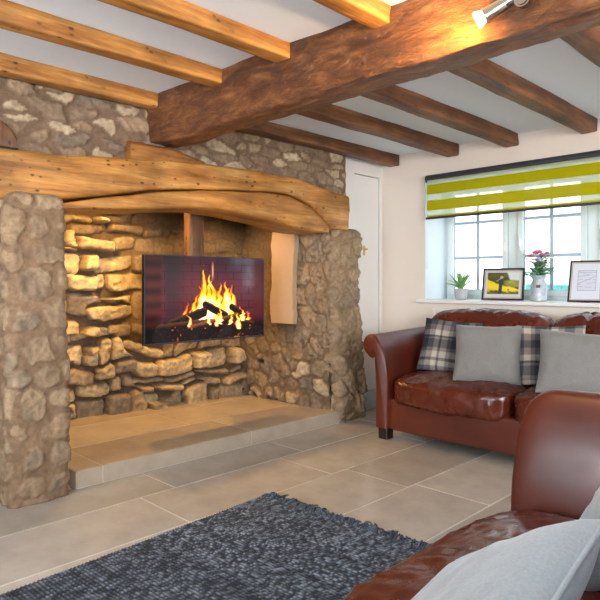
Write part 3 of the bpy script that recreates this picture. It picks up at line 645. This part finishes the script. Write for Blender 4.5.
# throw cushions
def pillow(name, loc, rot, w_, h_, T, m, label, group=None, seed=0, plaid=None, n=56, pipe=False, wr=.006, cat='cushion'):
    g = np.sin(np.linspace(-1, 1, n)*math.pi/2); u, v = np.meshgrid(g, g, indexing='ij')
    pu = 1-.06*(1-v**2)**1.0; pv = 1-.06*(1-u**2)
    pu = 1-.055*np.cos(v*math.pi/2); pv = 1-.055*np.cos(u*math.pi/2)
    X = u*w_/2*pu; Z = v*h_/2*pv
    th = T/2*(np.clip(1-u**4, 0, 1)*np.clip(1-v**4, 0, 1))**.55*(1-.12*(u*u+v*v)/2)
    parts = []; cols = []
    for sg in (-1, 1):
        nz = fbm(u*2.2, v*2.2, sg, seed)*wr*1.2+wr*.8*(1-2*np.abs(fbm(u*3, v*3, sg, seed+3, 2)))
        Y = sg*(th+nz*sst(0, .3, th/T*2)); P = np.stack([X, Y, Z], -1).reshape(-1, 3); f = gridF(n, n)
        parts.append((P, f if sg == -1 else f[:, ::-1]))
        if plaid is not None: cols.append(plaid(u, v).reshape(-1, 3))
    V, F = join(parts); me = pmesh(name, V, F, np.concatenate(cols) if cols else None)
    bm = bmesh.new(); bm.from_mesh(me); bmesh.ops.remove_doubles(bm, verts=bm.verts, dist=1e-5); bm.to_mesh(me); bm.free()
    o = link(name, me, m); o.location = loc; o.rotation_euler = rot; tag(o, label, cat, group)
    if pipe:
        k = [(u_, -1) for u_ in g]+[(1, v_) for v_ in g[1:]]+[(u_, 1) for u_ in g[::-1][1:]]+[(-1, v_) for v_ in g[::-1][1:]]
        P = np.array([(a*w_/2*(1-.055*math.cos(b_*math.pi/2)), 0, b_*h_/2*(1-.055*math.cos(a*math.pi/2))) for a, b_ in k])
        V, F = tube_np(P, .0055, 8, False); link('piping', pmesh('piping', V, F), m, o)
    return o
def plaidf(off):
    W_, D_, G_, BG = np.array((.48, .42, .35)), np.array((.012, .014, .022)), np.array((.12, .105, .105)), np.array((.07, .065, .07))
    bands = [(-1, -.72, 'D'), (-.72, -.5, 'G'), (-.5, -.32, 'W'), (-.32, -.22, 'D2'), (-.22, 0, 'W'), (0, .14, 'G'), (.14, .46, 'D'), (.46, .52, 'G'), (.52, .6, 'D'), (.6, .8, 'W'), (.8, 1.01, 'G')]
    pal = {'D': D_, 'G': G_, 'W': W_, 'D2': BG}
    def one(x):
        r_ = np.tile(G_, x.shape+(1,)); x = ((x+off+1) % 2)-1
        for a, b_, c in bands: r_[(x >= a) & (x < b_)] = pal[c]
        return r_
    def f(u, v): a = one(u); b_ = one(v*.95+.3); return np.sqrt(a*b_)*.7+.3*(a+b_)/2
    return f
SZ = .49
pillow('throw_cushion', (-2.33, 3.89, SZ+.19), (R(-22), R(4), R(14)), .43, .41, .12, M_plaid, 'checked grey and cream cushion leaning on the far sofa arm', None, 2, plaidf(.0), 110)
pillow('throw_cushion', (-1.955, 3.75, SZ+.18), (R(-24), R(0), R(22)), .44, .41, .15, M_grey, 'plain grey cushion between the two checked cushions on the far sofa', None, 5)
pillow('throw_cushion', (-1.60, 3.92, SZ+.185), (R(-20), R(-2), R(16)), .43, .41, .12, M_plaid, 'checked dark and cream cushion wedged between two plain grey cushions', None, 8, plaidf(.55), 110)
pillow('throw_cushion', (-1.32, 3.73, SZ+.17), (R(-26), R(3), R(20)), .52, .41, .16, M_grey, 'plain grey cushion on the far sofa, cut off by the right edge', None, 11)
# near sofa cushions
pillow('scatter_cushion', (-.525, .92, .545), (R(-54), R(9), R(-86)), .58, .40, .145, M_lgrey, 'pale grey piped cushion nearest the camera on the near sofa', None, 21, None, 70, True, .004)
pillow('scatter_cushion', (-.40, 1.50, .655), (R(-28), R(-4), R(-88)), .42, .40, .15, M_lgrey, 'pale grey cushion leaning beside the near sofa arm', None, 25, None, 56, True, .004)
pillow('scatter_cushion', (-.20, .52, .67), (R(-16), R(0), R(-90)), .44, .40, .13, M_lgrey, 'pale grey cushion just showing in the bottom right corner', None, 28, None, 56, True, .004)

# ------------------------------------------------------------------ rug
rx0, rx1, ry0, ry1 = -2.38, -.98, -.4, 2.13
res = .0042; n = int((rx1-rx0)/res); m = int((ry1-ry0)/res)
X, Y = np.meshgrid(np.linspace(rx0, rx1, n), np.linspace(ry0, ry1, m), indexing='ij')
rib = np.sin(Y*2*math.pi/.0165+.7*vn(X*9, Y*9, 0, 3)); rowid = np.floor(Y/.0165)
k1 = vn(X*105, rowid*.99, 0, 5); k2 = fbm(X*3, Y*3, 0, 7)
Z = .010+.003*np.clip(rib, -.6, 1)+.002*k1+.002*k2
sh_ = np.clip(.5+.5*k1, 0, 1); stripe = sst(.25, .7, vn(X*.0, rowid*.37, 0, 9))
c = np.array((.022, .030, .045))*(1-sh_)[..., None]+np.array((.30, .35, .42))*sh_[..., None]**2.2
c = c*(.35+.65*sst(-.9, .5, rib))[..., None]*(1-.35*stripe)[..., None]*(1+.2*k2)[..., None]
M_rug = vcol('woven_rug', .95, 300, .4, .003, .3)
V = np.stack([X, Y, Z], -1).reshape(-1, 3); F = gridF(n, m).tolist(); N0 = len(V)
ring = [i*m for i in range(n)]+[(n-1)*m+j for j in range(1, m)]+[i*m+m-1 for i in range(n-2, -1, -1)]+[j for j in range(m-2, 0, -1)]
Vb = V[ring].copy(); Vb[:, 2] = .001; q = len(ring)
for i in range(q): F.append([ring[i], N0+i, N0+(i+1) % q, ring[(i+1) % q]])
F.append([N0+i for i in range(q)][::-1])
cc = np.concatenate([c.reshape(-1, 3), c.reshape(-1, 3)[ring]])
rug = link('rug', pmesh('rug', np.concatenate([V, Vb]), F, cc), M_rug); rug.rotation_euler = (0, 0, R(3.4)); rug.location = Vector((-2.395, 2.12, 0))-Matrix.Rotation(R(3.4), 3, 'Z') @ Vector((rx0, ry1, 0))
tag(rug, 'dark blue grey woven rug with a tasselled end on the tiled floor', 'rug')
rs = np.random.RandomState(3); parts = []; cl = []
for x in np.arange(rx0, rx1, .010):
    for kk in range(2):
        ln = rs.uniform(.035, .075); a = rs.uniform(-.8, .8); q = np.linspace(0, 1, 7); hh = rs.uniform(.006, .026)
        P = np.stack([x+rs.uniform(-.004, .004)+np.sin(a)*ln*q+.006*np.sin(q*6+rs.rand()*6), ry1-.012+ln*q*math.cos(a), .007+hh*np.sin(q*math.pi*rs.uniform(.7, 1.1))], -1)
        P[:, 2] = np.maximum(P[:, 2], .005)
        v_, f_ = tube_np(P, rs.uniform(.0028, .0045), 5); parts.append((v_, f_)); cl.append(np.tile(np.array((.05, .065, .085))*rs.uniform(.4, 2.2), (len(v_), 1)))
V, F = join(parts); fr = link('fringe', pmesh('fringe', V, F, np.concatenate(cl)), M_rug, rug); fr['kind'] = 'stuff'

# ------------------------------------------------------------------ blind
bl = empty('roller_blind', (0, 0, 0), 0, 'green and clear striped roller blind with black rail over the window', 'blind')
bx0, bx1, byy = -2.885, -.95, wy-.05
B().cyl((bx0, byy, 2.052), (bx1, byy, 2.052), .034, n=24).box((bx0, byy-.01, 2.03), (bx1, wy-.001, 2.085)).done('cassette', M_charc, bl, True)
def trans(name, col, tcol, fac_trans, alpha):
    m = bpy.data.materials.new(name); m.use_nodes = True; nt = m.node_tree; nt.nodes.remove(nt.nodes['Principled BSDF'])
    d = nt.nodes.new('ShaderNodeBsdfDiffuse'); d.inputs[0].default_value = (*col, 1); t_ = nt.nodes.new('ShaderNodeBsdfTranslucent'); t_.inputs[0].default_value = (*tcol, 1)
    mx = nt.nodes.new('ShaderNodeMixShader'); mx.inputs[0].default_value = fac_trans; nt.links.new(d.outputs[0], mx.inputs[1]); nt.links.new(t_.outputs[0], mx.inputs[2])
    tp = nt.nodes.new('ShaderNodeBsdfTransparent'); m2 = nt.nodes.new('ShaderNodeMixShader'); m2.inputs[0].default_value = 1-alpha
    nt.links.new(mx.outputs[0], m2.inputs[1]); nt.links.new(tp.outputs[0], m2.inputs[2]); nt.links.new(m2.outputs[0], nt.nodes['Material Output'].inputs[0]); return m
M_lime = trans('lime_band', (.53, .47, .010), (.60, .55, .010), .55, .93)
M_sheer = trans('sheer_band', (.75, .78, .58), (.80, .84, .6), .6, .40)
z = 2.04; bands = [(M_sheer, .042), (M_lime, .085), (M_sheer, .052), (M_lime, .088), (M_sheer, .040), (M_lime, .014)]
bs = {id(M_sheer): B(), id(M_lime): B()}
for mm, hgt in bands:
    bs[id(mm)].box((bx0+.02, byy-.030, z-hgt), (bx1-.02, byy-.028, z)); z -= hgt
bs[id(M_sheer)].done('sheer_band', M_sheer, bl); bs[id(M_lime)].done('lime_band', M_lime, bl)
B().box((bx0+.01, byy-.036, z-.020), (bx1-.01, byy-.022, z), .004).done('bottom_rail', M_charc, bl)
b = B()
for k in range(60): b.lathe([(.0005, -.002), (.002, 0), (.0005, .002)], (bx0+.01, byy-.01, 2.05-k*.0125), 6)
b.cyl((bx0+.01, byy-.01, 2.05), (bx0+.01, byy-.01, 1.31), .0008, n=5); b.done('bead_chain', M_white, bl)
B().cyl((bx0+.01, byy-.01, 1.27), (bx0+.01, byy-.01, 1.315), .006, .004, 12).done('chain_weight', M_white, bl)

# ------------------------------------------------------------------ radiator under the window (top shows over the sofa)
ra = empty('radiator', (-1.0, wy-.05, 0), 0, 'column radiator on the wall behind the far sofa at the right edge', 'radiator')
for k in range(14):
    x = -.56+k*.055
    b = B(); b.box((x-.018, -.035, .16), (x+.018, .045, .945), .016, 3); b.done('column', M_charc, ra, True)
for z in (.2, .86): B().cyl((-.60, 0, z), (.2, 0, z), .014).done('pipe', M_charc, ra, True)

# ------------------------------------------------------------------ things on the sill
S0 = wz0
pp = W(461, 297, Y=4.66)
pt = empty('potted_succulent', (pp.x, 4.66, S0), 0, 'small green succulent in a grey stone pot on the left of the sill', 'plant'); pt.scale = (1.12,)*3
M_pot = mat('grey_cement', (.40, .42, .45), .8); bump(M_pot, noise(M_pot, coords(M_pot), 60, 4), .4, .003)
B().lathe([(.036, 0), (.044, .006), (.050, .04), (.052, .082), (.046, .084), (.044, .072), (.002, .070)], n=32).done('pot', M_pot, pt, True)
B().lathe([(.002, .064), (.0445, .068), (.002, .074)], n=20).done('soil', mat('soil', (.05, .03, .02), .95), pt)
def leaf(L_, wd, az, el, curl, th=.006, n=12, seed=0):
    P = []; q = np.linspace(0, 1, n); ang = el+curl*q
    r_ = np.concatenate([[0], np.cumsum(np.cos(ang[:-1])*L_/(n-1))]); zz = np.concatenate([[0], np.cumsum(np.sin(ang[:-1])*L_/(n-1))])
    ww = wd*np.sin(np.clip(q*.93+.07, 0, 1)**.8*math.pi)**.8*.5+.0008; V = []
    for i in range(n):
        for a in range(8):
            t_ = a*math.pi/4; sw_ = math.cos(t_)*ww[i]; up_ = math.sin(t_)*th*.5*(1-q[i]*.7)+abs(math.cos(t_))*ww[i]*.35
            V.append((r_[i]*math.cos(az)-sw_*math.sin(az)-up_*math.sin(ang[i])*math.cos(az), r_[i]*math.sin(az)+sw_*math.cos(az)-up_*math.sin(ang[i])*math.sin(az), zz[i]+up_*math.cos(ang[i])))
    return np.array(V), gridF(n, 8, True).tolist()+[list(range(8))[::-1], list(range(8*n-8, 8*n))]
M_leaf = mat('succulent_green', (.10, .33, .09), .4); base(M_leaf, ramp(M_leaf, noise(M_leaf, coords(M_leaf), 25, 2), [(.35, (.05, .24, .06)), (.65, (.26, .50, .12))]))
rn = random.Random(5)
for i in range(13):
    v_, f_ = leaf(rn.uniform(.115, .165), .040, i*2.4+.3, R(80-38*(i/12)**.8), R(-10-35*(i/12)), .010)
    o = link('leaf', pmesh('leaf', v_+np.array((0, 0, .072)), f_), M_leaf, pt)
# milk churn vase

vp = W(540, 299, Y=4.66)
va = empty('flower_vase', (vp.x-.01, 4.66, S0), R(20), 'pale metal milk churn vase of pink flowers on the sill', 'vase')
M_tin = mat('galvanised_tin', (.50, .54, .56), .55, .35); base(M_tin, ramp(M_tin, noise(M_tin, coords(M_tin), 30, 4), [(.3, (.36, .40, .43)), (.7, (.62, .66, .68))]))
B().lathe([(.058, 0), (.064, .004), (.064, .012), (.061, .02), (.061, .125), (.058, .14), (.046, .162), (.044, .172), (.062, .200), (.064, .203), (.060, .203), (.040, .175), (.002, .165)], n=40).done('churn_body', M_tin, va, True)
B().box((-.016, -.067, .105), (.016, -.059, .128), .002).done('tag', mat('brown_tag', (.14, .09, .06), .7), va)
for sx in (-1, 1):
    q = np.linspace(0, math.pi, 14); V, F = tube_np(np.stack([sx*(.054+.032*np.sin(q)), 0*q, .148+.022*np.cos(q)], -1), .0035, 8); link('handle', pmesh('handle', V, F), M_tin, va)
M_stem = mat('flower_foliage', (.10, .24, .10), .6); M_foli = mat('eucalyptus', (.34, .48, .34), .6)
M_pink = mat('pink_petal', (.70, .16, .30), .6); M_lil = mat('lilac_petal', (.60, .60, .85), .6); M_crm = mat('cream_petal', (.75, .75, .58), .6)
parts = []; tips = []
for i in range(46):
    az = rn.uniform(0, 6.28); el = rn.uniform(.0, .075) if i > 14 else rn.uniform(.075, .115); top = rn.uniform(.25, .37)-(el > .07)*.03
    tx_, ty_ = el*math.cos(az)*1.25, el*math.sin(az); q = np.linspace(0, 1, 6)
    parts.append(tube_np(np.stack([tx_*q**1.5, ty_*q**1.5, .17+(top-.17)*q], -1), .0014, 5)); tips.append((tx_, ty_, top, az))
V, F = join(parts); link('stems', pmesh('stems', V, F), M_stem, va)
lp = []
for tx_, ty_, top, az in tips:
    for k in range(7):
        v_, f_ = leaf(rn.uniform(.030, .050), .026, rn.uniform(0, 6.28), rn.uniform(-.3, .9), -.5, .002, 6); f = rn.uniform(.35, 1.0)
        lp.append((v_+np.array((tx_*f**1.5, ty_*f**1.5, .17+(top-.17)*f)), f_))
V, F = join(lp[::2]); a = link('foliage', pmesh('foliage', V, F), M_foli, va); a['kind'] = 'stuff'
V, F = join(lp[1::2]); a = link('foliage', pmesh('foliage', V, F), M_stem, va); a['kind'] = 'stuff'
def bloom(c, r_, m):
    ps = []; r_ *= 1.55
    for ringi, (cnt, el_, sc_) in enumerate(((7, .15, 1), (6, .65, .85), (4, 1.15, .65))):
        for k in range(cnt):
            v_, f_ = leaf(r_*sc_, r_*.75, k*6.28/cnt+ringi*.5, el_, .55, .002, 7); ps.append((v_, f_))
    V, F = join(ps); link('flower', pmesh('flower', V+np.array(c)*np.array((1.2, 1.2, 1))+np.array((0, 0, .035)), F), m, va)
for c, r_, m in (((-.015, -.02, .335), .034, M_pink), ((.022, -.03, .318), .028, M_pink), ((-.045, -.01, .315), .026, M_pink), ((.05, .0, .335), .022, M_pink), ((0, .03, .345), .028, M_pink), ((.0, -.05, .29), .022, M_lil), ((.012, -.04, .275), .018, M_lil), ((-.03, -.045, .285), .018, M_crm), ((-.085, -.02, .325), .018, M_crm), ((.075, .01, .30), .015, M_crm), ((-.055, -.03, .27), .014, M_lil)): bloom(c, r_, m)

def frame_pic(name, loc, rz, lean, w_, h_, label, fw, mount, fcol, picf, pic_in, seed):
    o = empty(name, loc, rz, label, 'picture frame'); o.rotation_euler = (R(-lean), 0, rz)
    b = B(); t_ = .016
    b.box((-w_/2, -t_, 0), (-w_/2+fw, 0, h_)).box((w_/2-fw, -t_, 0), (w_/2, 0, h_)).box((-w_/2+fw, -t_, 0), (w_/2-fw, 0, fw)).box((-w_/2+fw, -t_, h_-fw), (w_/2-fw, 0, h_))
    b.done('frame', M_black, o)
    i2 = fw+.012; B().box((-w_/2+fw, -.010, fw), (w_/2-fw, -.002, h_-fw)).done('inner_border', mat(name+'_border', fcol, .4), o)
    B().box((-w_/2+i2, -.0115, i2), (w_/2-i2, -.010, h_-i2)).done('mount', mat(name+'_mount', mount, .8), o)
    n, m = 90, 70; s, t = np.meshgrid(np.linspace(0, 1, n), np.linspace(0, 1, m), indexing='ij'); x0, z0, x1, z1 = pic_in
    V = np.stack([-w_/2+x0+(w_-x0-x1)*s, np.full(s.shape, -.0122), z0+(h_-z0-z1)*t], -1).reshape(-1, 3)
    mm = mat(name+'_print', rough=.35); a = N(mm, 'ShaderNodeVertexColor', layer_name='Col'); base(mm, a.outputs[0])
    link('picture', pmesh('picture', V, gridF(n, m), picf(s, t).reshape(-1, 3)), mm, o, False)
    B().box((-.03, 0, .0), (.03, .006, h_*.7)).done('back_strut', M_black, o)
    return o
def golf(s, t):
    c = np.tile(np.array((.10, .10, .02)), s.shape+(1,)); nn = fbm(s*7, t*7, 0, 3)
    c = c*(1+.6*nn)[..., None]
    sky = sst(.60, .66, s-.25*(1-t))*sst(.62, .70, t+.12*(s-.7)); c = c*(1-sky)[..., None]+sky[..., None]*np.array((.62, .66, .66))
    mid = sst(.5, .6, s)*sst(.66, .6, t)*sst(.3, .38, t); c = c*(1-mid)[..., None]+mid[..., None]*np.array((.30, .30, .06))*(1+.6*nn)[..., None]
    ye = sst(.02, -.02, t-(.62-.45*s+.12*np.abs(s-.5))-.06*nn)*sst(.10, .16, t+.1*nn); c = c*(1-ye)[..., None]+ye[..., None]*np.array((.80, .62, .02))
    gr = sst(.35, .1, t+.25*s); c = c*(1-.7*gr)[..., None]+(.7*gr)[..., None]*np.array((.16, .15, .04))*(1+nn)[..., None]
    fg = sst(.065, .045, np.abs(s-.43-.04*(t-.4)))*sst(.76, .70, t)*sst(.02, .06, t); c = c*(1-fg)[..., None]+fg[..., None]*np.array((.03, .035, .06))
    ar = sst(.02, .008, np.abs((t-.66)-.9*(s-.36)))*sst(.28, .3, s)*sst(.55, .5, s); c = c*(1-ar)[..., None]+ar[..., None]*np.array((.5, .4, .35))
    hd = sst(.055, .04, np.hypot((s-.45), (t-.78)*.7)); c = c*(1-hd)[..., None]+hd[..., None]*np.array((.5, .36, .3))
    bl_ = sst(.035, .02, np.hypot(s-.68, (t-.2)*.7)); c = c*(1-bl_)[..., None]+bl_[..., None]*np.array((.3, .05, .02))
    return np.clip(c, 0, 1)
def sketch(s, t):
    c = np.tile(np.array((.60, .62, .70)), s.shape+(1,)); k = np.zeros(s.shape)
    for a, b_, c_ in ((.75, .1, .015), (.82, -.3, .012), (.55, .0, .012), (.35, .12, .012), (.9, 0, .01), (.18, -.05, .012)): k = np.maximum(k, sst(c_, c_*.3, np.abs(t-a-b_*(s-.5)))*(vn(s*9, a*10, 0, 3) > -.3))
    e = np.minimum(np.minimum(s, 1-s), np.minimum(t, 1-t)); k = np.maximum(k, sst(.03, .015, e)); k = np.maximum(k, (np.abs(t-.45-.4*(s-.3)) < .01)*1.)
    return c*(1-.55*k)[..., None]
q1 = W(503, 299, Y=4.58)
frame_pic('photo_frame', (q1.x, 4.57, S0+.002), R(4), 9, .345, .262, 'black framed colour photo of a person on yellow grass, on the window sill', .013, (.60, .55, .53), (.42, .38, .36), golf, (.042, .05, .042, .036), 1)
q2 = W(583, 300, Y=4.52)
frame_pic('picture_frame', (q2.x+.02, 4.50, S0+.002), R(6), 17, .235, .315, 'black framed line drawing on a white mount at the right of the sill', .011, (.66, .68, .74), (.50, .42, .36), sketch, (.06, .085, .05, .075), 2)

# ------------------------------------------------------------------ spotlight bar on the beam
sp = W(537, 3, Y=2.07)
sl = empty('spotlight_bar', (sp.x, 2.05, sp.z), 0, 'satin nickel twin spotlight bar fixed to the face of the main beam', 'light fitting')
B().box((-.06, -.022, .012), (.20, .016, .05), .004).done('mounting_plate', mat('cream_enamel', (.65, .58, .45), .4), sl)
B().cyl((-.02, -.03, .0), (-.02, -.055, .0), .03, n=28).cyl((-.02, -.055, .0), (-.02, -.06, .0), .022, n=28).done('joint', M_nick, sl, True)
B().cyl((-.02, -.04, .005), (-.115, -.05, -.004), .008, n=16).done('arm', M_charc, sl, True)
hd = Vector((-.115, -.05, -.004)); dr = Vector((-.75, -.35, -.40)).normalized(); rt = Matrix.Translation(hd) @ dr.to_track_quat('Z', 'Y').to_matrix().to_4x4() @ Matrix.Scale(1.25, 4)
h1 = B().lathe([(.004, -.055), (.016, -.052), (.019, -.02), (.021, .03), (.024, .034), (.024, .040), (.018, .040)], n=32).done('spot_head', M_nick, sl, True, rt)
M_bulb = mat('lit_bulb', (.9, .9, .9), .3); pb = M_bulb.node_tree.nodes['Principled BSDF']; pb.inputs['Emission Color'].default_value = (1, .86, .7, 1); pb.inputs['Emission Strength'].default_value = 1.2
B().lathe([(.004, .036), (.017, .036), (.025, .058), (.024, .062), (.004, .064)], n=32).done('bulb', M_bulb, h1, True, rt)
wp = Vector((sp.x, 2.05, sp.z))+hd+dr*.095
lamp('spotlight_lamp', 'SPOT', wp, wp+Vector((-.8, .30, -.02)), 14, (1, .58, .2), spot_size=R(150), spot_blend=1, shadow_soft_size=.02)
lamp('spotlight_glow', 'POINT', wp+dr*.02, wp+dr, 6, (1, .56, .18), shadow_soft_size=.02)
